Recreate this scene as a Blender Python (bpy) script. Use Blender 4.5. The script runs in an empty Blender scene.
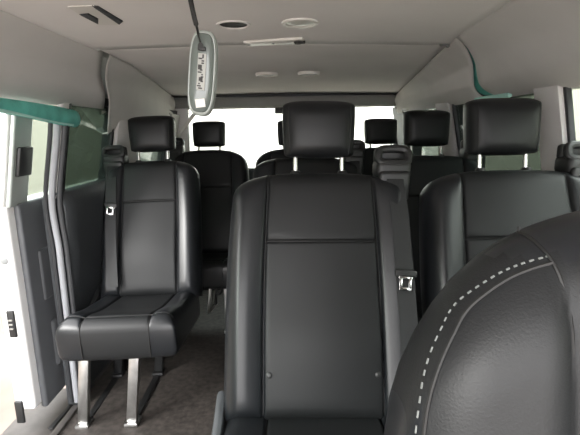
import bpy, bmesh, math, random
import numpy as np
from mathutils import Vector, Matrix
random.seed(7)
S = bpy.context.scene
COL = S.collection
R = math.radians

# ------------------------------------------------------------------ camera
CAM_Z = 1.2
PITCH, ROLL, YAW, F = 11.4, 0.9, 0.4, 430.0
cam_d = bpy.data.cameras.new('camera'); cam = bpy.data.objects.new('camera', cam_d); COL.objects.link(cam)
cam_d.sensor_width = 36; cam_d.lens = F/580*36; cam_d.clip_start = .02; cam_d.clip_end = 200
CM = Matrix.Rotation(R(-YAW), 4, 'Z') @ Matrix.Rotation(R(90-PITCH), 4, 'X') @ Matrix.Rotation(R(-ROLL), 4, 'Z')
cam.matrix_world = Matrix.Translation((0, 0, CAM_Z)) @ CM
S.camera = cam
def ray(px, py):
    return (CM.to_3x3() @ Vector(((px-290)/F, (217.5-py)/F, -1)))
def at_z(px, py, z):
    d = ray(px, py); t = (z-CAM_Z)/d.z; return Vector((0, 0, CAM_Z))+d*t
def at_y(px, py, y):
    d = ray(px, py); return Vector((0, 0, CAM_Z))+d*(y/d.y)
def at_x(px, py, x):
    d = ray(px, py); return Vector((0, 0, CAM_Z))+d*(x/d.x)

# ------------------------------------------------------------------ materials
def mat(name, col, rough=.5, metal=0., spec=.5, bump=0., bscale=200., var=0., vscale=8., sheen=0., coat=0., dark=None):
    m = bpy.data.materials.new(name); m.use_nodes = True
    nt = m.node_tree; b = nt.nodes['Principled BSDF']
    b.inputs['Base Color'].default_value = (*col, 1)
    b.inputs['Roughness'].default_value = rough
    b.inputs['Metallic'].default_value = metal
    b.inputs['Specular IOR Level'].default_value = spec
    b.inputs['Sheen Weight'].default_value = sheen
    b.inputs['Coat Weight'].default_value = coat
    tc = nt.nodes.new('ShaderNodeTexCoord')
    if var > 0:
        n = nt.nodes.new('ShaderNodeTexNoise'); n.inputs['Scale'].default_value = vscale; n.inputs['Detail'].default_value = 5
        nt.links.new(tc.outputs['Object'], n.inputs['Vector'])
        mx = nt.nodes.new('ShaderNodeMix'); mx.data_type = 'RGBA'
        d = dark or tuple(c*(1-var) for c in col)
        mx.inputs[6].default_value = (*d, 1); mx.inputs[7].default_value = (*[min(1, c*(1+var*.5)) for c in col], 1)
        rp = nt.nodes.new('ShaderNodeMapRange'); rp.inputs['From Min'].default_value = .3; rp.inputs['From Max'].default_value = .7
        nt.links.new(n.outputs['Fac'], rp.inputs['Value']); nt.links.new(rp.outputs['Result'], mx.inputs[0])
        nt.links.new(mx.outputs[2], b.inputs['Base Color'])
    if bump > 0:
        n2 = nt.nodes.new('ShaderNodeTexNoise'); n2.inputs['Scale'].default_value = bscale; n2.inputs['Detail'].default_value = 3
        nt.links.new(tc.outputs['Object'], n2.inputs['Vector'])
        bp = nt.nodes.new('ShaderNodeBump'); bp.inputs['Strength'].default_value = bump; bp.inputs['Distance'].default_value = .0007
        nt.links.new(n2.outputs['Fac'], bp.inputs['Height']); nt.links.new(bp.outputs['Normal'], b.inputs['Normal'])
    return m
def glass(name, tint, gloss=.06, rough=.02):
    m = bpy.data.materials.new(name); m.use_nodes = True; nt = m.node_tree
    nt.nodes.clear(); out = nt.nodes.new('ShaderNodeOutputMaterial')
    t = nt.nodes.new('ShaderNodeBsdfTransparent'); t.inputs[0].default_value = (*tint, 1)
    g = nt.nodes.new('ShaderNodeBsdfGlossy'); g.inputs['Roughness'].default_value = rough
    mx = nt.nodes.new('ShaderNodeMixShader'); lw = nt.nodes.new('ShaderNodeLayerWeight'); lw.inputs['Blend'].default_value = .5
    pw = nt.nodes.new('ShaderNodeMath'); pw.operation = 'POWER'; pw.inputs[1].default_value = 5; nt.links.new(lw.outputs['Facing'], pw.inputs[0])
    fr = nt.nodes.new('ShaderNodeMath'); fr.operation = 'MULTIPLY_ADD'; fr.inputs[1].default_value = .5; fr.inputs[2].default_value = gloss*.5; nt.links.new(pw.outputs[0], fr.inputs[0])
    nt.links.new(fr.outputs[0], mx.inputs[0]); nt.links.new(t.outputs[0], mx.inputs[1]); nt.links.new(g.outputs[0], mx.inputs[2])
    nt.links.new(mx.outputs[0], out.inputs[0]); return m

M = dict(
 leather=mat('black_leather', (.010, .0112, .013), .34, spec=.38, bump=.12, bscale=350, var=.12, vscale=6),
 insert=mat('black_leather_insert', (.011, .0118, .0125), .48, spec=.28, bump=.35, bscale=500, var=.12, vscale=6),
 head=mat('headrest_leather', (.010, .0108, .012), .42, spec=.32, bump=.3, bscale=350),
 seam=mat('seam_thread', (.006, .006, .006), .6),
 stitch=mat('grey_stitching', (.13, .14, .135), .7),
 plastic=mat('black_plastic', (.013, .0135, .014), .45, bump=.2, bscale=600),
 dplastic=mat('dark_grey_trim', (.052, .057, .062), .55, bump=.3, bscale=500, var=.1),
 gplastic=mat('grey_plastic', (.19, .20, .20), .5),
 chrome=mat('chrome', (.75, .75, .74), .16, metal=1.),
 steel=mat('brushed_steel', (.55, .55, .54), .32, metal=1., var=.2, vscale=20),
 belt=mat('belt_webbing', (.013, .014, .015), .65, bump=.5, bscale=900),
 doorgrey=mat('door_trim_grey', (.10, .105, .112), .55, bump=.3, bscale=500, var=.1),
 doorframe=mat('door_frame_grey', (.33, .36, .34), .5),
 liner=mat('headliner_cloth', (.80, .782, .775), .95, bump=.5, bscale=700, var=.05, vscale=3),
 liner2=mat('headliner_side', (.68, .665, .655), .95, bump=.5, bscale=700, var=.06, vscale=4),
 header=mat('rear_header_trim', (.27, .27, .26), .7),
 shell=mat('roof_sheet_metal', (.35, .35, .34), .5),
 white=mat('white_paint', (.80, .80, .79), .3, coat=.4),
 wplastic=mat('white_plastic', (.72, .71, .68), .4),
 rubber=mat('door_seal_rubber', (.03, .032, .035), .55),
 sealgrey=mat('grey_door_seal', (.30, .31, .33), .45),
 teal=mat('teal_airbag_cloth', (.14, .56, .48), .65, bump=.5, bscale=400, var=.25, vscale=14),
 palet=mat('pale_teal_hem', (.45, .78, .70), .6),
 carpet=mat('floor_vinyl', (.050, .043, .038), .62, bump=.6, bscale=150, var=.55, vscale=38),
 sill=mat('sill_plate', (.075, .07, .066), .5, bump=.4, bscale=300, var=.3, vscale=20),
 lens=mat('milky_lens', (.60, .62, .58), .35),
 lensg=mat('smoky_lamp_lens', (.13, .155, .145), .22, coat=.3, var=.12, vscale=25),
 lrim=mat('lamp_rim', (.30, .33, .315), .3),
 black=mat('black_void', (.008, .008, .008), .6),
 label=mat('printed_label', (.40, .41, .39), .6),
 ink=mat('label_ink', (.03, .03, .03), .6),
 cream=mat('cream_wall', (.20, .20, .165), .9, var=.06, vscale=2),
 greyg=mat('grey_green_wall', (.30, .34, .30), .9, var=.3, vscale=2),
 wwall=mat('white_wall', (.80, .77, .74), .9),
 ground=mat('concrete_ground', (.24, .20, .17), .85, var=.2, vscale=3),
 leaf=mat('bush_leaves', (.10, .20, .08), .7, var=.5, vscale=9),
 pinkish=mat('faded_pink_paint', (.62, .46, .42), .7),
 glass=glass('clear_glass', (.88, .93, .90)),
 tint=glass('tinted_glass', (.27, .305, .285), .1),
)

# ------------------------------------------------------------------ helpers
def link(name, me, m, parent=None, loc=None, rot=None, smooth=True, angle=None):
    o = bpy.data.objects.new(name, me); COL.objects.link(o)
    if m is not None: me.materials.append(m)
    if smooth:
        me.polygons.foreach_set('use_smooth', [True]*len(me.polygons))
        if angle: me.set_sharp_from_angle(angle=R(angle))
    if parent: o.parent = parent
    if loc is not None: o.location = loc
    if rot is not None: o.rotation_euler = rot
    return o
class MB:
    def __init__(s): s.bm = bmesh.new()
    def box(s, c, d, bev=0., rot=None, seg=2):
        t = bmesh.new(); bmesh.ops.create_cube(t, size=1)
        bmesh.ops.scale(t, vec=d, verts=t.verts)
        if bev: bmesh.ops.bevel(t, geom=t.edges[:], offset=bev, segments=seg, affect='EDGES', profile=.5)
        mt = Matrix.Translation(c)
        if rot is not None: mt = mt @ (rot.to_4x4() if isinstance(rot, Matrix) else Matrix.Rotation(rot[0], 4, rot[1]))
        bmesh.ops.transform(t, matrix=mt, verts=t.verts)
        return s.add(t)
    def add(s, t):
        me = bpy.data.meshes.new('t'); t.to_mesh(me); t.free(); s.bm.from_mesh(me); bpy.data.meshes.remove(me); return s
    def bar(s, a, b, w, d, bev=.003, up=(0, 0, 1)):
        a = Vector(a); b = Vector(b); z = (b-a).normalized(); x = Vector(up).cross(z)
        if x.length < 1e-3: x = Vector((1, 0, 0)).cross(z) if abs(z.x) < .9 else Vector((0, 1, 0)).cross(z)
        x.normalize(); y = z.cross(x)
        rot = Matrix((x, y, z)).transposed()
        return s.box((a+b)/2, (w, d, (b-a).length), bev, rot)
    def tube(s, pts, r, n=10, closed=False, flat=1., ref=None):
        pts = [Vector(p) for p in pts]; N = len(pts)
        rs = r if isinstance(r, (list, tuple)) else [r]*N
        rings = []; nx = None
        for i, p in enumerate(pts):
            if closed: t = pts[(i+1) % N]-pts[i-1]
            else: t = pts[min(i+1, N-1)]-pts[max(i-1, 0)]
            t.normalize()
            if nx is None:
                q = Vector(ref) if ref else (Vector((0, 0, 1)) if abs(t.z) < .9 else Vector((1, 0, 0)))
                nx = (q-t*q.dot(t)).normalized()
            else: nx = (nx-t*nx.dot(t)).normalized()
            ny = t.cross(nx)
            rings.append([s.bm.verts.new(p+nx*math.cos(2*math.pi*k/n)*rs[i]+ny*math.sin(2*math.pi*k/n)*rs[i]*flat) for k in range(n)])
        for i in range(N if closed else N-1):
            a, b = rings[i], rings[(i+1) % N]
            for k in range(n): s.bm.faces.new((a[k], a[(k+1) % n], b[(k+1) % n], b[k]))
        if not closed:
            s.bm.faces.new(rings[0][::-1]); s.bm.faces.new(rings[-1])
        return s
    def lathe(s, prof, c=(0, 0, 0), n=40, axis=None):
        t = bmesh.new(); rings = []
        for r, z in prof: rings.append([t.verts.new((r*math.cos(2*math.pi*k/n), r*math.sin(2*math.pi*k/n), z)) for k in range(n)])
        for a, b in zip(rings, rings[1:]):
            for k in range(n): t.faces.new((a[k], a[(k+1) % n], b[(k+1) % n], b[k]))
        t.faces.new(rings[0][::-1]); t.faces.new(rings[-1])
        mt = Matrix.Translation(c) @ (axis.to_4x4() if axis is not None else Matrix())
        bmesh.ops.transform(t, matrix=mt, verts=t.verts)
        return s.add(t)
    def ribbon(s, pts, wdir, w, th):
        # strap following pts, width along wdir
        pts = [Vector(p) for p in pts]; wd = Vector(wdir).normalized(); N = len(pts); rows = []
        for i, p in enumerate(pts):
            t = (pts[min(i+1, N-1)]-pts[max(i-1, 0)]).normalized(); n = t.cross(wd).normalized()
            rows.append([s.bm.verts.new(p+wd*a*w/2+n*b*th/2) for a, b in ((-1, -1), (1, -1), (1, 1), (-1, 1))])
        for a, b in zip(rows, rows[1:]):
            for k in range(4): s.bm.faces.new((a[k], a[(k+1) % 4], b[(k+1) % 4], b[k]))
        s.bm.faces.new(rows[0][::-1]); s.bm.faces.new(rows[-1]); return s
    def build(s, name, m, parent=None, smooth=True, angle=35, **k):
        bmesh.ops.recalc_face_normals(s.bm, faces=s.bm.faces)
        me = bpy.data.meshes.new(name); s.bm.to_mesh(me); s.bm.free()
        return link(name, me, m, parent, smooth=smooth, angle=angle, **k)
def tag(o, label, cat, group=None, kind=None):
    o['label'] = label; o['category'] = cat
    if group: o['group'] = group
    if kind: o['kind'] = kind
    return o
def struct(o, label=None):
    o['kind'] = 'structure'; o['category'] = o.name.split('_')[0].split('.')[0]
    if label: o['label'] = label
    return o
def empty(name, loc, rz=0):
    o = bpy.data.objects.new(name, None); COL.objects.link(o); o.location = loc; o.rotation_euler.z = rz; o.empty_display_size = .05; return o
def grid_mesh(name, P, thick=None):
    """P: array (nv,nu,3)"""
    nv, nu, _ = P.shape
    V = P.reshape(-1, 3); idx = np.arange(nv*nu).reshape(nv, nu)
    F_ = np.stack([idx[:-1, :-1], idx[:-1, 1:], idx[1:, 1:], idx[1:, :-1]], -1).reshape(-1, 4)
    me = bpy.data.meshes.new(name); me.from_pydata(V.tolist(), [], F_.tolist()); me.update(); return me

# cushion-like bodies -------------------------------------------------
def end_cluster(a, b, n, edge):
    off = [0, .0015, .005, .010, .017, .026, .037, .05]
    off = [o*edge/.05 for o in off]
    mid = list(np.linspace(a+off[-1], b-off[-1], n))[1:-1]
    return [a+o for o in off]+mid+[b-o for o in off]
def pad(name, W, Hc, Hm, T, Tb, edge, nexp, feat, m, parent, tf, seams=(), rows=(), cn=3.0, bot=0., nx=22, nh=24, Wf=None, ins=0):
    """heightfield pad. x in [-W,W]; top height Htop(x) from Hc (corner) to Hm (middle); bottom bulge `bot` rounds the lower corners.
       T front depth, Tb back depth. feat(x,h) extra depth. tf(x,h,d)->(X,Y,Z)"""
    xs = end_cluster(-W, W, nx, edge)
    for s in seams:
        for q in (-.010, -.006, -.003, 0, .003, .006, .010):
            xs += [s+q, -s-q]
    vs = [v for v in end_cluster(0, Hm, nh, edge)]
    for r in rows:
        for q in (-.010, -.006, -.003, 0, .003, .006, .010): vs.append(r+q)
    def clean(l):
        l = sorted(l); o = [l[0]]
        for a in l[1:]:
            if a-o[-1] > .0012: o.append(a)
        o[-1] = l[-1]; return np.array(o)
    xs = clean(xs); vs = clean(vs)/Hm
    X, Vv = np.meshgrid(xs, vs)
    c = (1-np.abs(np.clip(X/W, -1, 1))**cn)**(1/cn)
    top = Hc+(Hm-Hc)*c
    low = bot*(1-c)
    Hh = low+(top-low)*Vv
    a = (W-np.abs(X)); b = (top-Hh); d_ = (Hh-low)
    ea, eb, ed = [np.maximum(q, 1e-6) for q in (a, b, d_)]
    e = (ea**-3+eb**-3+ed**-3)**(-1/3)
    e = np.where((a < 1e-6) | (b < 1e-6) | (d_ < 1e-6), 0, e)
    k = np.clip(e/edge, 0, 1)
    r = (1-(1-k)**nexp)**(1/nexp)
    sm = k*k*(3-2*k)
    wf = 1+ (Wf(Hh) if Wf else 0)
    front = T*r+feat(X, Hh)*sm
    back = -Tb*r
    Xw = X*wf
    A = np.stack(tf(Xw, Hh, front), -1); B = np.stack(tf(Xw, Hh, back), -1)
    nv, nu = X.shape
    bm = bmesh.new()
    va = [[bm.verts.new(A[i, j]) for j in range(nu)] for i in range(nv)]
    vb = [[va[i][j] if (i in (0, nv-1) or j in (0, nu-1)) else bm.verts.new(B[i, j]) for j in range(nu)] for i in range(nv)]
    for i in range(nv-1):
        for j in range(nu-1):
            bm.faces.new((va[i][j], va[i][j+1], va[i+1][j+1], va[i+1][j]))
            try: bm.faces.new((vb[i][j], vb[i+1][j], vb[i+1][j+1], vb[i][j+1]))
            except ValueError: pass
    bmesh.ops.recalc_face_normals(bm, faces=bm.faces)
    me = bpy.data.meshes.new(name); bm.to_mesh(me); bm.free()
    o = link(name, me, m, parent)
    if ins:
        me.materials.append(M['insert'])
        for p_ in me.polygons:
            if (ins(p_.center) if callable(ins) else abs(p_.center.x) < ins): p_.material_index = 1
    def surf(x, h, lift=0.):
        cc = (1-min(1, abs(x/W))**cn)**(1/cn); tp = Hc+(Hm-Hc)*cc; lw = bot*(1-cc)
        aa, bb, dd = max(W-abs(x), 1e-6), max(tp-h, 1e-6), max(h-lw, 1e-6)
        ee = (aa**-3+bb**-3+dd**-3)**(-1/3); kk = min(ee/edge, 1)
        rr = (1-(1-kk)**nexp)**(1/nexp); f = T*rr+float(feat(np.array(x), np.array(h)))*kk*kk*(3-2*kk)
        w_ = 1+(float(Wf(np.array(h))) if Wf else 0)
        return Vector([float(q) for q in tf(np.array(x*w_), np.array(h), np.array(f+lift))])
    return o, surf

def seat_parts(root, W, xi, H=.66, rec=21, belt=1, buttons=False, single=False, headrest=True, legs=True, hstep=.46, Hc=None, cushion=True, belt_tongue=.40, edge=.05, cn=3.0, tongue_show=True, zc=.42, seamcurves=None, dens=1, lean=.010, cw=1., hgap=.033):
    """root frame: origin on the floor under the junction of back and cushion; faces -Y"""
    rc = R(rec); cs, sn = math.cos(rc), math.sin(rc)
    def tb(x, h, d): return (x, h*sn-d*cs, zc-.03+h*cs+d*sn)
    g = lambda q, c, s: np.exp(-((q-c)/s)**2)
    def feat(x, h):
        ax = np.abs(x)
        if seamcurves:
            x, h = np.broadcast_arrays(np.asarray(x, float), np.asarray(h, float)); dm = np.full(x.shape, 9.)
            for cv in seamcurves:
                for (x0, h0), (x1, h1) in zip(cv, cv[1:]):
                    L2 = (x1-x0)**2+(h1-h0)**2; t = np.clip(((x-x0)*(x1-x0)+(h-h0)*(h1-h0))/L2, 0, 1)
                    dm = np.minimum(dm, np.hypot(x-x0-t*(x1-x0), h-h0-t*(h1-h0)))
            return -.010*np.exp(-(dm/.006)**2)+.010*np.exp(-((dm-.03)/.025)**2)
        bol = .030*np.clip((ax-xi)/(W-xi), 0, 1)**.6*np.clip(1.35-(h/H)*.65, .35, 1)
        gr = -.011*g(ax, xi, .004)*(h < H-.01)
        hz = -.007*g(h, hstep, .0035)*(ax < xi)
        lum = .012*np.exp(-((h-.2)/.12)**2)*(ax < xi)
        crown = .006*np.cos(np.clip(ax/xi, 0, 1)*math.pi/2)
        return bol+gr+hz+lum+crown
    Hc = Hc if Hc is not None else H-.10
    back, sb = pad('backrest', W, Hc, H, .065, .055, edge, 2.3, feat, M['leather'], root, tb, seams=(xi,) if not seamcurves else (), rows=(hstep,) if not seamcurves else (), cn=cn, nx=22*dens, nh=24*dens, ins=(lambda c: c.x > -.326 and (c.z-zc+.014)/cs < np.interp(c.x, [p_[0] for p_ in seamcurves[0][12:]], [p_[1] for p_ in seamcurves[0][12:]])-.003) if seamcurves else xi*.99,
                   Wf=lambda h: .02-.06*np.clip((h-.3)/.36, 0, 1)**2)
    # insert panel lies proud of the body as its own cover
    def along(cv, step):
        o = []
        for (x0, h0), (x1, h1) in zip(cv, cv[1:]):
            n_ = max(1, int(math.hypot(x1-x0, h1-h0)/step))
            o += [(x0+(x1-x0)*k/n_, h0+(h1-h0)*k/n_) for k in range(n_)]
        return o+[cv[-1]]
    if seamcurves:
        for cv in seamcurves: MB().tube([sb(x, h, .0008) for x, h in along(cv, .008)], .0016, 6).build('piping', M['seam'], root)
        pp = along(seamcurves[0], .0034); st = MB()
        for k in range(0, len(pp)-1, 2):
            (x0, h0), (x1, h1) = pp[k], pp[k+1]; L_ = math.hypot(x1-x0, h1-h0) or 1; nx_, nh_ = -(h1-h0)/L_*.005, (x1-x0)/L_*.005
            st.tube([sb(x0+nx_, h0+nh_, .0008), sb(x1+nx_, h1+nh_, .0008)], .0009, 5)
        o = st.build('stitching', M['stitch'], root); o['label'] = 'pale stitching'
    else:
        for s in (-1, 1):
            MB().tube([sb(s*xi, h, .0012) for h in np.linspace(.03, H-.012, 46)], .0022, 6).build('piping', M['seam'], root)
        MB().tube([sb(x, hstep, .0012) for x in np.linspace(-xi, xi, 20)], .0022, 6).build('piping', M['seam'], root)
    if buttons:
        for s in (-1, 1):
            p = sb(s*xi*.90, .135, 0); n = Vector((0, -cs, sn))
            MB().lathe([(.001, .004), (.005, .004), (.0085, .002), (.0095, -.003)][::-1], p, 20, n.to_track_quat('Z', 'Y').to_matrix()).build('button', M['plastic'], root)
    # cushion
    if cushion:
        L = .47
        def tc(x, h, d): return (x, -h+.015, zc-.075+h*.11+d)
        Wc = W*cw
        def fc(x, h):
            ax = np.abs(x)
            bol = .016*np.clip((ax-xi)/(Wc-xi), 0, 1)**.6
            gr = -.010*g(ax, xi*.97, .004)
            lip = .018*np.exp(-((h-L+.07)/.09)**2)
            hz = -.006*g(h, L-.055, .004)
            return bol+gr+lip+hz
        cu, sc = pad('cushion', Wc, L-.018, L, .075, .075, .045, 3.6, fc, M['leather'], root, tc, seams=(xi*.97,), rows=(L-.055,), cn=3.2, ins=xi*.96,
                     Wf=lambda h: .03*np.clip(h/.4, 0, 1)-.02)
        for s in (-1, 1):
            mb = MB(); mb.tube([sc(s*xi*.97, h, .0012) for h in list(np.linspace(.02, L-.05, 24))+list(L-.05+.049*np.sin(np.linspace(.1, 1, 14)*math.pi/2))]+[tc(s*xi*.97*1.01, L+.001, -d_) for d_ in np.linspace(.005, .06, 8)], .0022, 6); mb.build('cushion_piping', M['seam'], root)
        MB().tube([sc(x, L-.052, .001) for x in np.linspace(-Wc*.93, Wc*.93, 24)], .0022, 6).build('cushion_piping', M['seam'], root)
        # side recliner covers + pan
        MB().box((0, -.14, zc-.160), (W*1.4, .24, .03), .012).build('seat_pan', M['plastic'], root)
        rcv = MB()
        rcv.box((0, 0, 0), (.028, .17, .10), .012)
        o = rcv.build('recliner_cover', M['dplastic'] if buttons else M['plastic'], root); o.location = (-W*1.0-.012, -.03, zc-.03); o.rotation_euler.x = R(25)
    if headrest:
        zb = H+.025
        hy, hz_ = (H+hgap)*sn, zc-.03+(H+hgap)*cs
        for s in (-1, 1):
            m1 = MB(); x = s*.073
            m1.tube([(x, hy-.035*sn, hz_-.065), (x, hy+.006, hz_+.06)], .0075, 14)
            m1.build('headrest_post', M['chrome'], root)
            MB().lathe([(.001, .014), (.012, .014), (.016, .006), (.018, -.012)][::-1], (x, hy-.014, hz_-.032), 20).build('post_collar', M['plastic'], root)
        HH = .178
        def th(x, h, d): return (x, hy+.012+h*.10-d, hz_+.018+h)
        def fh(x, h): return .012*np.cos(np.clip(x/.115, -1, 1)*math.pi/2)*np.cos((h/HH-.5)*2.2)
        hd, sh = pad('headrest', .106, HH-.028, HH, .05, .06, .04, 2.4, fh, M['head'], root, th, cn=3.4, bot=.016, nx=14, nh=12,
                     Wf=lambda h: .06*np.clip(h/HH, 0, 1)+.01+.025*np.sin(np.clip(h/HH, 0, 1)*math.pi))
        for s in (-1, 1):
            p = MB(); p.tube([sh(s*.088, h, .0005) for h in np.linspace(.018, HH-.02, 22)], .0016, 6); p.build('headrest_piping', M['seam'], hd)
    if belt:
        s = belt; xb = s*(W-.052)
        hy, hz_ = (H+.036)*sn, zc-.03+(H+.036)*cs
        gt = MB()
        gt.box((xb, hy-.028, hz_-.016), (.108, .085, .06), .018, seg=3)
        # loop frame of the guide
        lp = []
        for k in range(28):
            a = 2*math.pi*k/28; ca, sa = math.cos(a), math.sin(a)
            lp.append((xb+.046*abs(ca)**.5*(1 if ca > 0 else -1), hy-.045+.012*sa, hz_+.026+.021*abs(sa)**.6*(1 if sa > 0 else -1)))
        gt.tube(lp, .0125, 10, closed=True)
        gt.box((xb, hy-.006, hz_+.024), (.104, .03, .05), .012, seg=3)
        gt.box((xb, hy-.060, hz_-.062), (.094, .040, .09), .012, seg=3)
        bg = gt.build('belt_guide', M['plastic'], root)
        pts = [(xb, hy-.050, hz_-.020), (xb, hy-.076, hz_-.036), (xb, hy-.092, hz_-.060)]
        for q in np.linspace(.06, H-.14, 14)[::-1]:
            a = tb(0, q, .098+.012*math.sin(q*7)); pts.append((xb+s*lean*(1-q/H), a[1], a[2]))
        bl = MB().ribbon(pts, (1, 0, 0), .050, .0022).build('seat_belt', M['belt'], root, angle=60)
        if tongue_show:
            h = belt_tongue; a = tb(0, h, .108); n = Matrix.Rotation(-rc, 3, 'X')
            x0 = xb+s*lean*.5
            mb = MB(); mb.box((0, 0, 0), (.060, .012, .020), .004)
            tg = mb.build('tongue_grip', M['plastic'], bl); tg.location = (x0, a[1]-.002, a[2]); tg.rotation_euler = (-rc, R(6), 0)
            mb = MB()
            mb.box((-.013, 0, -.025), (.008, .003, .034), .001); mb.box((.013, 0, -.025), (.008, .003, .034), .001)
            mb.box((0, 0, -.042), (.034, .003, .009), .001); mb.box((0, 0, -.011), (.040, .003, .008), .001)
            tn = mb.build('belt_tongue', M['chrome'], bl); tn.location = (x0, a[1]-.004, a[2]); tn.rotation_euler = (-rc, R(6), 0); tn['label'] = 'chrome tongue'
    if legs:
        for s in (-1, 1):
            for fr in (1, 0):
                y = -.34 if fr else .02
                x = s*(.102 if single else W*.6)-(.085 if single else 0); dx = -.05 if single else 0
                mb = MB(); mb.bar((x, y+.02, zc-.12), (x+dx, y+.02 if fr else y+.05, .018), .042, .03, .006, up=(0, 1, 0))
                mb.box((x+dx, y+.025 if fr else y+.045, .010), (.056, .06, .018), .005)
                l = mb.build('leg', M['steel'] if fr else M['plastic'], root)
                if fr: l['label'] = 'bright metal front leg'
                else: l['label'] = 'black rear leg'
        for s in (-1, 1):
            x = s*(.102 if single else W*.6)+(-.135 if single else 0)
            MB().box((x, -.15, .006), (.03, .36, .010), .003).build('floor_rail', M['plastic'], root)
    return sb

def copy_tree(o, parent=None):
    c = o.copy(); COL.objects.link(c); c.parent = parent
    for ch in list(o.children): copy_tree(ch, c)
    return c

# ------------------------------------------------------------------ seats
ROW1, ROW2, ROW3 = 1.09, 1.89, 2.76
wide = empty('passenger_seat', (.085, ROW1, 0))
seat_parts(wide, .276, .163, H=.722, hstep=.505, belt=1, buttons=True, belt_tongue=.41)
tag(wide, 'black leather aisle seat of the nearest row, two round buttons low on its backrest', 'car seat', 'paired seats on the right')
s2 = copy_tree(wide); wide.rotation_euler.y = R(.9); s2.location.x = .682
tag(s2, 'black leather seat by the right wall, nearest row, partly behind the front seat', 'car seat', 'paired seats on the right')
s3 = copy_tree(wide); s3.location = (.088, ROW2, 0)
tag(s3, 'black leather seat of the middle row, almost wholly hidden behind the nearest aisle seat', 'car seat', 'paired seats on the right')
s4 = copy_tree(wide); s4.location = (.680, ROW2, 0)
tag(s4, 'black leather seat of the middle row whose headrest shows between the two nearest headrests', 'car seat', 'paired seats on the right')

single = empty('passenger_seat', (-.632, 1.93, 0)); single.rotation_euler.y = R(-1.7)
seat_parts(single, .232, .130, H=.672, hstep=.46, zc=.46, belt=-1, single=True, belt_tongue=.44, lean=-.035, cw=.96)
tag(single, 'single black leather seat on bright metal legs at the left by the sliding door', 'car seat')

rear = empty('rear_bench_seat', (-.530, ROW3, 0))
seat_parts(rear, .276, .165, H=.732, Hc=.59, hgap=.006, belt=-1, cn=2.8)
tag(rear, 'black rear row seat at the left end, its small headrest against the bright back window', 'car seat', 'rear row seats')
r2 = empty('rear_bench_seat', (.056, ROW3, 0))
seat_parts(r2, .276, .165, H=.732, Hc=.59, hgap=.006, belt=1, cn=2.8)
tag(r2, 'black middle seat of the rear row, a rounded shoulder left of the nearest headrest', 'car seat', 'rear row seats')
r3 = copy_tree(r2); r3.location.x = .66
tag(r3, 'black rear row seat at the right, its smallest headrest right of the nearest aisle headrest', 'car seat', 'rear row seats')
# bracket and loop handle on the rear left seat
mb = MB()
mb.bar((.085, -.42, .33), (.065, -.40, .17), .012, .05, .003, up=(0, 1, 0)); mb.bar((.085, -.42, .33), (.125, -.44, .36), .012, .02, .003); mb.bar((.065, -.40, .17), (.115, -.43, .235), .012, .02, .003)
br = mb.build('seat_bracket', M['steel'], rear)
lp = [(.135+.017*math.cos(a), -.44, .325+.032*math.sin(a)) for a in np.linspace(0, 2*math.pi, 18)[:-1]]
MB().tube(lp, .007, 8, closed=True).bar((.118, -.44, .30), (.112, -.43, .225), .014, .012).build('release_handle', M['plastic'], br)

# front seat (driver) very near, at the right
drv = empty('front_seat', (.424, .205, 0))
def smooth2(c, n=6):
    o = []
    for i in range(len(c)-1):
        p0, p1, p2, p3 = [np.array(c[k]) for k in (max(0, i-1), i, i+1, min(len(c)-1, i+2))]
        for t in np.linspace(0, 1, n+1)[:-1]: o.append(tuple(.5*((2*p1)+(p2-p0)*t+(2*p0-5*p1+4*p2-p3)*t*t+(3*p1-p0-3*p2+p3)*t**3)))
    return o+[c[-1]]
SC = [smooth2([(-.3255, .42), (-.3270, .53), (-.3268, .575), (-.3242, .609), (-.317, .635), (-.3055, .659), (-.293, .677), (-.277, .691), (-.260, .702), (-.244, .709), (-.227, .714)]), smooth2([(-.227, .742), (-.230, .730), (-.227, .714), (-.224, .694), (-.221, .67), (-.218, .64), (-.216, .60), (-.214, .40)])]
drv_sb = seat_parts(drv, .345, .235, H=.768, Hc=.475, rec=13, belt=0, headrest=True, legs=False, hstep=.30, cn=3.0, edge=.085, seamcurves=SC, dens=3)
MB().box((0, -.2, .13), (.42, .44, .24), .03).build('seat_base', M['plastic'], drv)
tag(drv, 'black leather front seat shoulder with pale stitching, very close at the lower right', 'car seat')

# ------------------------------------------------------------------ shell
ZR = 1.5                    # roof height above floor
Y0, YJ, Y1 = -.40, 1.66, 3.62
def edgeL(y): return -(.68+.22*max(0, (y-2.0)/1.6)**1.0)
def edgeR(y): return .575-.06*max(0, 1.6-y)+.33*max(0, (y-1.5)/2.1)
def ztop(y): return ZR-.02*max(0, (y-1.66)/2)
def ceil_pt(u, y):
    a, b = edgeL(y), edgeR(y); x = a+(b-a)*u
    return (x, y, ztop(y)+.012*math.sin(math.pi*u))
def ceiling(name, ya, yb, dz=0, curl=0):
    P = []
    for y in np.linspace(ya, yb, 30):
        row = []
        for u in np.linspace(0, 1, 40):
            p = ceil_pt(u, y); z = p[2]+dz
            if curl: z += curl*math.exp(-((y-ya)/.04)**2)
            row.append((p[0], p[1], z))
        P.append(row)
    o = link(name, grid_mesh(name, np.array(P)), M['liner'])
    sd = o.modifiers.new('s', 'SOLIDIFY'); sd.thickness = .008; sd.offset = 1
    return struct(o)
ceiling('ceiling', Y0, YJ-.004, -.004)
ceiling('ceiling', YJ+.004, Y1, .004)
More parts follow.
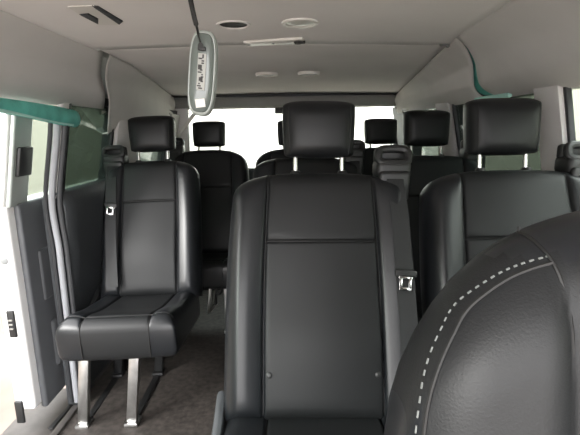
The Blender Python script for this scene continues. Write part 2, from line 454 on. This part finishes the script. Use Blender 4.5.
# coves
ZW = 1.318
def cove_pt(side, t, y, bulge=.012):
    ex, ez = (edgeL(y) if side < 0 else edgeR(y)), ztop(y)
    wx, wz = side*.885, ZW
    x = ex+(wx-ex)*t; z = ez+(wz-ez)*t
    # soft S : hollow near the roof, swelling near the lower lip
    n = Vector((wz-ez, 0, -(wx-ex)))
    n = n.normalized() if n.length else Vector((0, 0, 1))
    if n.z > 0: n = -n
    off = -.014*math.sin(math.pi*min(1, t*1.6))*(t < .625)+bulge*math.sin(math.pi*max(0, (t-.4)/.6))
    return Vector((x, y, z))+n*off
def cove(side, fa, fb, m, bulge=.012, drop=0., curl=0.):
    P = []
    for t in np.linspace(0, 1.0, 26):
        ya, yb = fa(t), fb(t); row = []
        for q in np.linspace(0, 1, 44):
            y = ya+(yb-ya)*q; p = cove_pt(side, t, y, bulge)
            if drop: p.z -= drop(y)*t**3; p.x += side*.02*t**3
            if curl:
                k = math.exp(-(q*(yb-ya)/.05)**2); p.x -= side*curl*k; p.z -= curl*.3*k
            row.append(p[:])
        P.append(row)
    # folded lower lip
    last = P[-1]
    P.append([(p[0]+side*.03, p[1], p[2]-.004) for p in last]); P.append([(p[0]+side*.06, p[1], p[2]+.02) for p in last])
    name = 'trim_1' if side < 0 else 'trim_2'
    o = link(name, grid_mesh(name, np.array(P)), m)
    sd = o.modifiers.new('s', 'SOLIDIFY'); sd.thickness = .005; sd.offset = 1 if side < 0 else -1
    return struct(o)
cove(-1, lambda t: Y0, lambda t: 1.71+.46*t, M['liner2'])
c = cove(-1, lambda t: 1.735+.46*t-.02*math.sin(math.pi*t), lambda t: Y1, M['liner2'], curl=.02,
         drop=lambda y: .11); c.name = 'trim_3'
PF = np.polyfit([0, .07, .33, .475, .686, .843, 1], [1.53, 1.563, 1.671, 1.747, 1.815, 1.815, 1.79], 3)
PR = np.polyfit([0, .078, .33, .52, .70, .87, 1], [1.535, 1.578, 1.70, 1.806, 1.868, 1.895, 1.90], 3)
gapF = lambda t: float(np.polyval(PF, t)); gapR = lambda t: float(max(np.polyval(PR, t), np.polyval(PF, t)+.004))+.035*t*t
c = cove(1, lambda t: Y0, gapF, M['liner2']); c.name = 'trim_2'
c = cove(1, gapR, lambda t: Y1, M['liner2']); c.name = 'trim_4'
# sheet metal roof over everything
P = []
for y in np.linspace(Y0-.1, 3.8, 12):
    P.append([(x, y, z) for x, z in ((-1.06, .98), (-1.02, 1.34), (-.97, 1.46), (-.86, 1.555), (-.6, 1.60), (0, 1.62), (.6, 1.60), (.86, 1.555), (.97, 1.46), (1.02, 1.34))])
o = link('roof', grid_mesh('roof', np.array(P)[:, 1:, :]), M['shell']); o['kind'] = 'structure'
o.modifiers.new('s', 'SOLIDIFY').thickness = .004

def tumble(o, side, ox=0., oz=0.):
    for v in o.data.vertices:
        z = v.co.z+oz
        if z > .94: v.co.x -= side*.20*(z-.94)
    return o
# side walls with window openings -------------------------------------
def panel_yz(name, x, rects, m, th=.05):
    mb = MB()
    for (ya, yb, za, zb) in rects: mb.box((x, (ya+yb)/2, (za+zb)/2), (th, yb-ya, zb-za))
    o = mb.build(name, m, smooth=False, angle=None); tumble(o, 1 if x > 0 else -1)
    return struct(o)
XW = .985
SILL = .945
# left wall: B-pillar ahead of the door opening, aperture, fixed window, pillar, window
panel_yz('wall_left', -XW, [(1.76, Y1, -.02, SILL), (1.76, Y1, 1.33, 1.37), (Y0, .62, -.02, SILL), (Y0, .62, 1.33, 1.37), (.50, .62, SILL, 1.33),
                            (2.30, 2.72, SILL, 1.33), (3.36, Y1, SILL, 1.33)], M['dplastic'])
panel_yz('wall_right', XW, [(Y0-.3, Y1, -.02, SILL), (Y0, Y1, 1.33, 1.37), (.50, .62, SILL, 1.33), (2.32, 2.55, SILL, 1.33), (3.3, Y1, SILL, 1.33)], M['dplastic'])
# inner lower trim swellings
def lower_trim(side, ya, yb, name):
    P = []
    for x, z in ((.96, .96), (.935, .95), (.925, .90), (.93, .70), (.945, .50), (.95, .30), (.955, .03)):
        P.append([(side*x, y, z) for y in np.linspace(ya, yb, 20)])
    o = link(name, grid_mesh(name, np.array(P)), M['dplastic']); sd = o.modifiers.new('s', 'SOLIDIFY'); sd.thickness = .01; sd.offset = side
    return struct(o)
lower_trim(-1, 1.76, Y1, 'trim_5'); lower_trim(1, Y0, Y1, 'trim_6')
# light pillar cladding
def pillar(name, side, y0, y1, m, xin=.935, zt=1.34, lean=0.):
    mb = MB(); mb.box((side*(xin+.013), (y0+y1)/2, (SILL+zt)/2), (.026, y1-y0, zt-SILL), .008)
    o = mb.build(name, m); tumble(o, side); return struct(o)
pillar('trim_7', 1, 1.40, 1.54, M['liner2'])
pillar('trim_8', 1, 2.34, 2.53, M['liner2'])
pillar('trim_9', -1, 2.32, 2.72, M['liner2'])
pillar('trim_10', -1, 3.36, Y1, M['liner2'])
# windows
def window(n, x, ya, yb, gm, fr=True):
    mb = MB()
    zt, zb = 1.345, SILL
    for a in (ya+.006, yb-.006): mb.box((x, a, (zt+zb)/2), (.02, .016, zt-zb), .003)
    for z in (zt-.006, zb+.006): mb.box((x, (ya+yb)/2, z), (.02, yb-ya, .016), .003)
    f = struct(mb.build('window_%d' % n, M['rubber'])); sd = 1 if x > 0 else -1; tumble(f, sd)
    tumble(MB().box((x+.004*sd, (ya+yb)/2, (zt+zb)/2), (.004, yb-ya-.01, zt-zb-.01)).build('glass', gm, f, smooth=False, angle=None), sd)
    return f
window(1, -.962, 1.82, 2.30, M['tint']); window(2, -.962, 2.72, 3.36, M['tint'])
window(3, .962, .62, 1.40, M['glass']); window(4, .962, 1.54, 2.32, M['tint']); window(5, .962, 2.55, 3.3, M['tint'])
window(6, -.962, Y0+.3, .50, M['glass']); window(7, .962, Y0+.3, .50, M['glass'])
# door aperture seal: stacked vertical strips
sx = lambda z: .13*max(0, z-.94)-.01*max(0, .94-z)**.5+.010*math.sin((z-1.1)*9)*(z > .75)
mb = MB(); mb.tube([(-.922+sx(z), 1.755, z) for z in np.linspace(.02, 1.30, 30)], .011, 10); struct(mb.build('trim_11', M['rubber']))
mb = MB(); mb.tube([(-.949+sx(z), 1.745, z) for z in np.linspace(.02, 1.30, 30)], .013, 10); struct(mb.build('trim_12', M['sealgrey']))
mb = MB(); mb.tube([(-.975+sx(z), 1.745, z) for z in np.linspace(.02, 1.30, 30)], .009, 10); struct(mb.build('trim_13', M['rubber']))
mb = MB(); mb.box((-.965, 1.79, 1.14), (.03, .05, .40), .008); struct(tumble(mb.build('trim_14', M['liner2']), -1))

# rear wall and window -------------------------------------------------
YR = 3.66
mb = MB()
mb.box((0, YR, .42), (2.0, .06, .92)); mb.box((0, YR, 1.47), (2.0, .06, .16))
mb.box((-.95, YR, 1.15), (.14, .06, .6)); mb.box((.97, YR, 1.15), (.10, .06, .6)); mb.box((.03, YR, 1.15), (.07, .05, .6))
struct(mb.build('wall_rear', M['dplastic'], smooth=False, angle=None))
mb = MB(); mb.box((0, YR-.06, 1.432), (1.86, .08, .085), .02); header = struct(mb.build('trim_15', M['header']))
bm = bmesh.new(); q4 = [(-1.04, 1.46), (-.78, 1.46), (-.79, 1.38), (-.795, 1.06), (-.80, .86), (-1.04, .86)]
fa = [bm.verts.new((x, YR-.06, z)) for x, z in q4]; fb = [bm.verts.new((x, YR-.02, z)) for x, z in q4]
bm.faces.new(fa); bm.faces.new(fb[::-1])
for i in range(6): bm.faces.new((fa[i], fb[i], fb[(i+1) % 6], fa[(i+1) % 6]))
mb = MB(); mb.bm.free(); mb.bm = bm; struct(mb.build('trim_16', M['liner'], smooth=False, angle=None))
mb = MB(); mb.bar(at_y(174, 141, YR-.07), at_y(195, 113, YR-.07), .03, .03, .008, up=(0, 1, 0)); struct(mb.build('trim_18', M['wplastic']))
for n, (xa, xb) in ((8, (-.88, -.005)), (9, (.065, .92))):
    mb = MB()
    for x in (xa+.008, xb-.008): mb.box((x, YR, 1.14), (.016, .02, .52), .003)
    for z in (.888, 1.392): mb.box(((xa+xb)/2, YR, z), (xb-xa, .02, .016), .003)
    f = struct(mb.build('window_%d' % n, M['rubber']))
    MB().box(((xa+xb)/2, YR+.004, 1.14), (xb-xa-.01, .004, .51)).build('glass', M['glass'], f, smooth=False, angle=None)
p = at_y(279, 110.5, YR-.085)
MB().box(p+Vector((0, 0, -.004)), (.068, .03, .044), .006).build('door_latch', M['plastic'], header)

# floor
mb = MB(); mb.box((0, (Y0+Y1)/2, -.02), (1.90, Y1-Y0, .04)); struct(mb.build('floor', M['carpet'], smooth=False, angle=None))
mb = MB(); mb.box((-1.07, 1.25, -.035), (.26, 1.30, .05), .008); mb.box((-.957, 1.18, .0), (.03, 1.10, .03), .006); mb.box((-1.17, 1.25, -.2), (.08, 1.3, .30), .02); struct(mb.build('trim_17', M['sill']))

# sliding door, slid partly back ------------------------------------------
door = empty('door_1', (-1.03, 1.60, .10)); struct(door)
def dbox(name, c, d, m, bev=.006, par=door, **k):
    q = Vector(c)-Vector((-1.03, 1.60, .10)); return MB().box(q, d, bev).build(name, m, par, **k)
D1 = 2.75
mb = MB()
off = Vector((1.03, -1.60, -.10))
def B(c, d, b=.006): mb.box(Vector(c)+off, d, b, seg=3)
B((-1.098, (1.60+D1)/2, .51), (.085, D1-1.60, .86), .014)
B((-1.098, 1.635, 1.15), (.07, .075, .46), .012); B((-1.098, D1-.04, 1.15), (.07, .08, .46), .012); B((-1.098, (1.6+D1)/2, 1.37), (.07, D1-1.6, .05), .01)
tumble(mb.build('door_shell', M['white'], door), -1, oz=.1)
mb = MB(); B((-1.048, (1.63+D1)/2, .50), (.03, D1-1.63-.03, .88), .012); B((-1.040, (1.70+D1)/2, .62), (.03, D1-1.75, .22), .01); B((-1.036, 2.2, .30), (.03, .9, .22), .02)
mb.build('door_trim', M['doorgrey'], door)
mb = MB(); B((-1.052, 1.665, 1.15), (.02, .115, .44), .008)
tumble(mb.build('door_frame_trim', M['doorframe'], door), -1, oz=.1)
mb = MB(); B((-1.036, 1.668, 1.10), (.02, .085, .11), .006); tumble(mb.build('door_pull', M['plastic'], door), -1, oz=.1)
tumble(MB().box(Vector((-1.10, (1.6+D1)/2, 1.14))+off, (.004, D1-1.68, .44)).build('door_glass', M['glass'], door, smooth=False, angle=None), -1, oz=.1)
for (px, py, w, h, nm) in ((12, 324, .030, .115, 'door_latch'), (20, 412, .034, .10, 'door_latch')):
    p = at_y(px, py, 1.598)
    lt = MB().box(p+off, (w, .012, h), .0055, seg=3).build(nm, M['plastic'], door)
    if py < 400:
        for k in (-.018, 0, .018): MB().box(p+off+Vector((0, -.008, k)), (.014, .005, .006), .001).build('latch_tooth', M['steel'], lt)
p = at_y(4, 261, 1.598)
MB().lathe([(.012, .002), (.015, 0), (.015, -.006)], p+off, 20, Matrix.Rotation(R(90), 3, 'X')).build('door_plug', M['gplastic'], door)

# ------------------------------------------------------------------ curtain airbags (teal)
mb = MB()
ys = np.linspace(.3, 1.87, 40)
mb.tube([(-.868+.004*math.sin(y*9), y, 1.300-.036*max(0, (y-1.2)/.6)) for y in ys], [(.017+.018*max(0, min(1, (y-1.2)/.5))) if y < 1.83 else .035*math.sqrt(max(.05, 1-((y-1.83)/.042)**2)) for y in ys], 14, flat=.7)
ab = mb.build('curtain_airbag', M['teal'])
tag(ab, 'teal rolled cloth hanging below the ceiling lining at the upper left by the sliding door', 'airbag')
mb = MB(); mb.tube([(-.856, y, 1.286-.052*max(0, (y-1.2)/.6)) for y in np.linspace(.3, 1.78, 20)], .005, 8); mb.build('hem', M['palet'], ab)
mb = MB()
P = []
for t in np.linspace(.12, 1.05, 24):
    row = []
    for q in np.linspace(-.05, .12, 8):
        p = cove_pt(1, min(t, 1), gapF(min(t, 1))+q); row.append((p.x+.014, p.y, p.z+.007-(max(0, t-1)*.3)))
    P.append(row)
o = link('curtain_airbag', grid_mesh('a', np.array(P)), M['teal']); o.modifiers.new('s', 'SOLIDIFY').thickness = .006
tag(o, 'teal cloth showing through the torn gap of the lining above the right headrest', 'airbag')
mb = MB(); mb.tube([(.862, y, 1.326-.004*math.sin((y-1.6)*6)) for y in np.linspace(1.70, 2.0, 14)], .012, 10, flat=.8); mb.build('rolled_edge', M['palet'], o)

# ------------------------------------------------------------------ ceiling fittings
def ceil_at(px, py):
    p = at_z(px, py, ZR)
    for _ in range(4):
        u = (p.x-edgeL(p.y))/(edgeR(p.y)-edgeL(p.y)); z = ceil_pt(u, p.y)[2]; p = at_z(px, py, z)
    return p
G1 = 'round fittings in the ceiling'
p = ceil_at(300, 21); r0 = empty('ceiling_lamp', p)
MB().lathe([(.036, -.004), (.043, -.010), (.053, -.009), (.055, .004)], (0, 0, 0), 48).build('rim', M['wplastic'], r0)
MB().lathe([(.001, -.011), (.020, -.010), (.038, -.006), (.040, .002)], (0, 0, 0), 48).build('lens', M['lens'], r0)
tag(r0, 'round white dome lamp with pale rim, right of the dark hole in the ceiling', 'lamp', G1)
p = ceil_at(233.5, 23); r1 = empty('ceiling_socket', p)
rg = []
MB().lathe([(.040, -.0045), (.044, -.008), (.050, -.007), (.052, .004)], (0, 0, 0), 48).build('rim', M['liner'], r1)
MB().lathe([(.001, -.0046), (.041, -.0046), (.041, .002)], (0, 0, 0), 48).build('dark_hole', M['black'], r1)
tag(r1, 'round dark empty lamp hole in the ceiling right of the hanging lamp', 'lamp socket', G1)
for (px, py, lb) in ((266.5, 74, 'small oval recessed lamp behind the ceiling seam, the left one'), (309, 73, 'small oval recessed lamp behind the ceiling seam, the right one')):
    p = ceil_at(px, py); r = empty('recessed_lamp', p)
    MB().lathe([(.046, -.006), (.052, -.012), (.058, -.010), (.062, .004)], (0, 0, 0), 40).build('rim', M['wplastic'], r)
    MB().lathe([(.001, -.007), (.047, -.007), (.047, .002)], (0, 0, 0), 40).build('lens', M['gplastic'], r)
    tag(r, lb, 'lamp', 'recessed lamps behind the seam')
a = ceil_at(246, 41.5); b = ceil_at(304, 37.5)
ds = empty('switch_strip', (a+b)/2+Vector((0, 0, -.006)))
q = (b-a)/2
mb = MB(); mb.bar(-q, q, .062, .012, .004, up=(0, 0, 1)); mb.build('strip_body', M['wplastic'], ds)
mb = MB(); mb.lathe([(.011, -.014), (.014, -.010), (.015, 0)], q*.80, 20); mb.bar(q*.72+Vector((0, 0, -.008)), q*1.05+Vector((0, .008, -.008)), .016, .010, .004); mb.build('switch_knob', M['plastic'], ds)
for k in (-.9, -.05): MB().lathe([(.002, -.009), (.005, -.008), (.005, 0)], q*k, 12).build('screw', M['gplastic'], ds)
tag(ds, 'slim white plastic strip with a black knob in front of the ceiling seam', 'ceiling fitting')
# grab / vent at the upper left
p = ceil_at(95, 12); v = empty('ceiling_vent', p); v.rotation_euler.z = R(0)
def loc(px, py, dz=0): return ceil_at(px, py)-p+Vector((0, 0, dz))
def quadprism(pts, h, m, name, par):
    bm = bmesh.new(); lo = [bm.verts.new(q_+Vector((0, 0, -h))) for q_ in pts]; hi = [bm.verts.new(q_+Vector((0, 0, .004))) for q_ in pts]
    bm.faces.new(lo); bm.faces.new(hi[::-1]); n = len(pts)
    for i in range(n): bm.faces.new((lo[i], hi[i], hi[(i+1) % n], lo[(i+1) % n]))
    bmesh.ops.recalc_face_normals(bm, faces=bm.faces)
    bmesh.ops.bevel(bm, geom=[e for e in bm.edges if all(x in lo for x in e.verts)], offset=.002, segments=2, affect='EDGES')
    mb_ = MB(); mb_.bm.free(); mb_.bm = bm; return mb_.build(name, m, par)
quadprism([loc(66, 4), loc(94, 3), loc(124, 20), loc(118, 23), loc(98, 23), loc(78, 12)], .006, M['wplastic'], 'bezel', v)
quadprism([loc(79, 11.5), loc(88, 10.5), loc(98, 16), loc(98, 21.5)], .009, M['dplastic'], 'vent_slot', v)
quadprism([loc(92, 3.2), loc(98, 4), loc(122.5, 19), loc(119, 22)], .009, M['dplastic'], 'vent_slot', v)
tag(v, 'white ceiling vent with two dark slots at the upper left', 'vent')
# broken clip at the left lining corner and right lining corner
p = at_x(102, 111, -.90)
mb = MB(); mb.box((0, 0, 0), (.02, .06, .03), .008); mb.box((.0, .035, -.012), (.014, .03, .02), .006)
tag(mb.build('lining_clip', M['lens'], loc=p, rot=(R(12), 0, 0)), 'shiny broken clip at the loose lower corner of the left lining', 'clip')
p = ceil_at(444, 43)
mb = MB(); mb.box((0, 0, -.004), (.03, .018, .012), .004); mb.box((.012, 0.006, -.006), (.012, .012, .02), .003)
tag(mb.build('lining_clip', M['gplastic'], loc=p, rot=(0, 0, R(-30))), 'small grey clip where the ceiling seam meets the torn right lining', 'clip')
p = at_x(476, 59, .80); 
# hanging lamp unit ---------------------------------------------------------
YL = .78
top = at_y(204, 30, YL); botm = at_y(200.5, 116, YL)
hl = empty('hanging_lamp', (top+botm)/2)
ax = (top-botm); L = ax.length
Wd = (at_y(216, 75, YL)-at_y(188, 75, YL)).length/2
def rr(w, h, n, k=3.4, taper=.12):
    out = []
    for i in range(n):
        a = 2*math.pi*i/n; ca, sa = math.cos(a), math.sin(a)
        x = w*abs(ca)**(2/k)*(1 if ca > 0 else -1); y = h*abs(sa)**(2/k)*(1 if sa > 0 else -1)
        out.append((x, y))
    return out
def slab(sc, y0, y1, bulge, m, name, par):
    bm = bmesh.new(); rings = []
    prof = [(1., y1), (1., (y0+y1)/2), (.96, y0+.002), (.90, y0), (.5, y0-bulge), (.01, y0-bulge*1.2)]
    for s_, y in prof: rings.append([bm.verts.new((x*s_, y, z*(1-(1-s_)*.4))) for x, z in rr(Wd*sc, L/2*(sc*.5+.5 if sc < 1 else 1), 48)])
    for a_, b_ in zip(rings, rings[1:]):
        for k in range(48): bm.faces.new((a_[k], a_[(k+1) % 48], b_[(k+1) % 48], b_[k]))
    bm.faces.new(rings[0][::-1]); bm.faces.new(rings[-1]); bmesh.ops.recalc_face_normals(bm, faces=bm.faces)
    mb_ = MB(); mb_.bm.free(); mb_.bm = bm; return mb_.build(name, m, par, angle=50)
slab(1.0, -.006, .014, .0, M['lrim'], 'housing', hl)
slab(.84, -.010, .0, .003, M['lensg'], 'lamp_lens', hl)
hl.rotation_euler.y = math.atan2(ax.x, ax.z)+R(1.0)
def lb(x0, x1, z0, z1, y, m, name, par=hl, rot=0):
    return MB().box(((x0+x1)/2*2*Wd, y, (z0+z1)/2*L), ((x1-x0)*2*Wd, .002, (z1-z0)*L), .0005, rot=(rot, 'Y')).build(name, m, par)
st = lb(-.12, .17, -.20, .22, -.0145, M['label'], 'label_strip')
st['label'] = 'pale printed label strip'
rn = random.Random(3)
mb = MB()
for k in range(15):
    z = (.20-.026*k); w = rn.choice((.05, .09, .13)); x = rn.choice((-.05, 0, .04))
    mb.box((x*2*Wd+.001, -.0160, z*L-.002), (w*2*Wd, .001, .0022 if k % 5 else .006))
mb.build('label_marks', M['ink'], st, smooth=False, angle=None)
lb(-.12, .22, -.40, -.30, -.0145, M['wplastic'], 'sticker', rot=R(-12))
mb = MB(); mb.lathe([(.001, .0), (.003, 0), (.0045, -.006)], (-.03*2*Wd, -.014, .30*L), 16, Matrix.Rotation(R(-90), 3, 'X')); mb.build('cable_hole', M['black'], hl)
mb = MB(); mb.box((0, -.016, .27*L), (.014, .006, .007), .002); mb.build('terminal', M['plastic'], hl)
tag(hl, 'long grey green plastic lamp unit dangling upright from the ceiling by a black cable', 'lamp')
# cable (thing part of lamp)
c0 = at_z(187, -60, ZR); pts = [Vector(ceil_pt(.5, 0))]
pts = [Vector((c0.x, c0.y, ZR+.004)), at_y(188, -25, YL), at_y(190, -4, YL), at_y(193.5, 14, YL), at_y(197, 28, YL), at_y(198.5, 36, YL-.016), at_y(202, 47, YL-.018)]
sm = []
for i in range(len(pts)-1):
    p0, p1, p2, p3 = pts[max(0, i-1)], pts[i], pts[i+1], pts[min(len(pts)-1, i+2)]
    for t in np.linspace(0, 1, 8)[:-1]:
        sm.append(.5*((2*p1)+(p2-p0)*t+(2*p0-5*p1+4*p2-p3)*t*t+(3*p1-p0-3*p2+p3)*t**3))
sm.append(pts[-1])
inv = (Matrix.Translation(hl.location) @ hl.rotation_euler.to_matrix().to_4x4()).inverted()
sm = [inv @ q_ for q_ in sm]
n = len(sm)
MB().tube(sm, [.0042 if i < n-16 else .0022-.001*(i > n-10) for i in range(n)], 8).build('cable', M['black'], hl)

# strap on sill
a = at_z(50, 429, .006); b = at_z(71, 405, .006)
mb = MB(); mb.bar(a, b, .022, .010, .004); tag(mb.build('black_strap', M['plastic']), 'black strap lying across the floor by the door sill', 'strap')

# ------------------------------------------------------------------ outside
mb = MB(); mb.box((0, 3, -.50), (60, 60, .06)); struct(mb.build('ground', M['ground'], smooth=False, angle=None))
mb = MB(); mb.box((-3.6, 4.5, .8), (.2, 16, 2.6)); struct(mb.build('wall_left', M['cream'], smooth=False, angle=None))
mb = MB(); mb.box((3.4, 4.5, .8), (.2, 16, 2.6)); struct(mb.build('wall_right', M['cream'], smooth=False, angle=None))
mb = MB(); mb.box((0, 9.5, .8), (6.8, .2, 2.6)); struct(mb.build('wall_back', M['wwall'], smooth=False, angle=None))

# ------------------------------------------------------------------ light
w = bpy.data.worlds.new('world'); S.world = w; w.use_nodes = True
nt = w.node_tree; bg = nt.nodes['Background']
bg.inputs[0].default_value = (1, .985, .985, 1); bg.inputs[1].default_value = 2.6
sun_d = bpy.data.lights.new('sun', 'SUN'); sun_d.energy = 2.6; sun_d.angle = R(25); sun_d.color = (1, .98, .95)
sun = bpy.data.objects.new('sun', sun_d); COL.objects.link(sun); sun.rotation_euler = (R(65), 0, R(-48))
S.view_settings.view_transform = 'Standard'; S.view_settings.look = 'None'
S.view_settings.exposure = 1.85; S.view_settings.gamma = 1; S.view_settings.use_curve_mapping = False
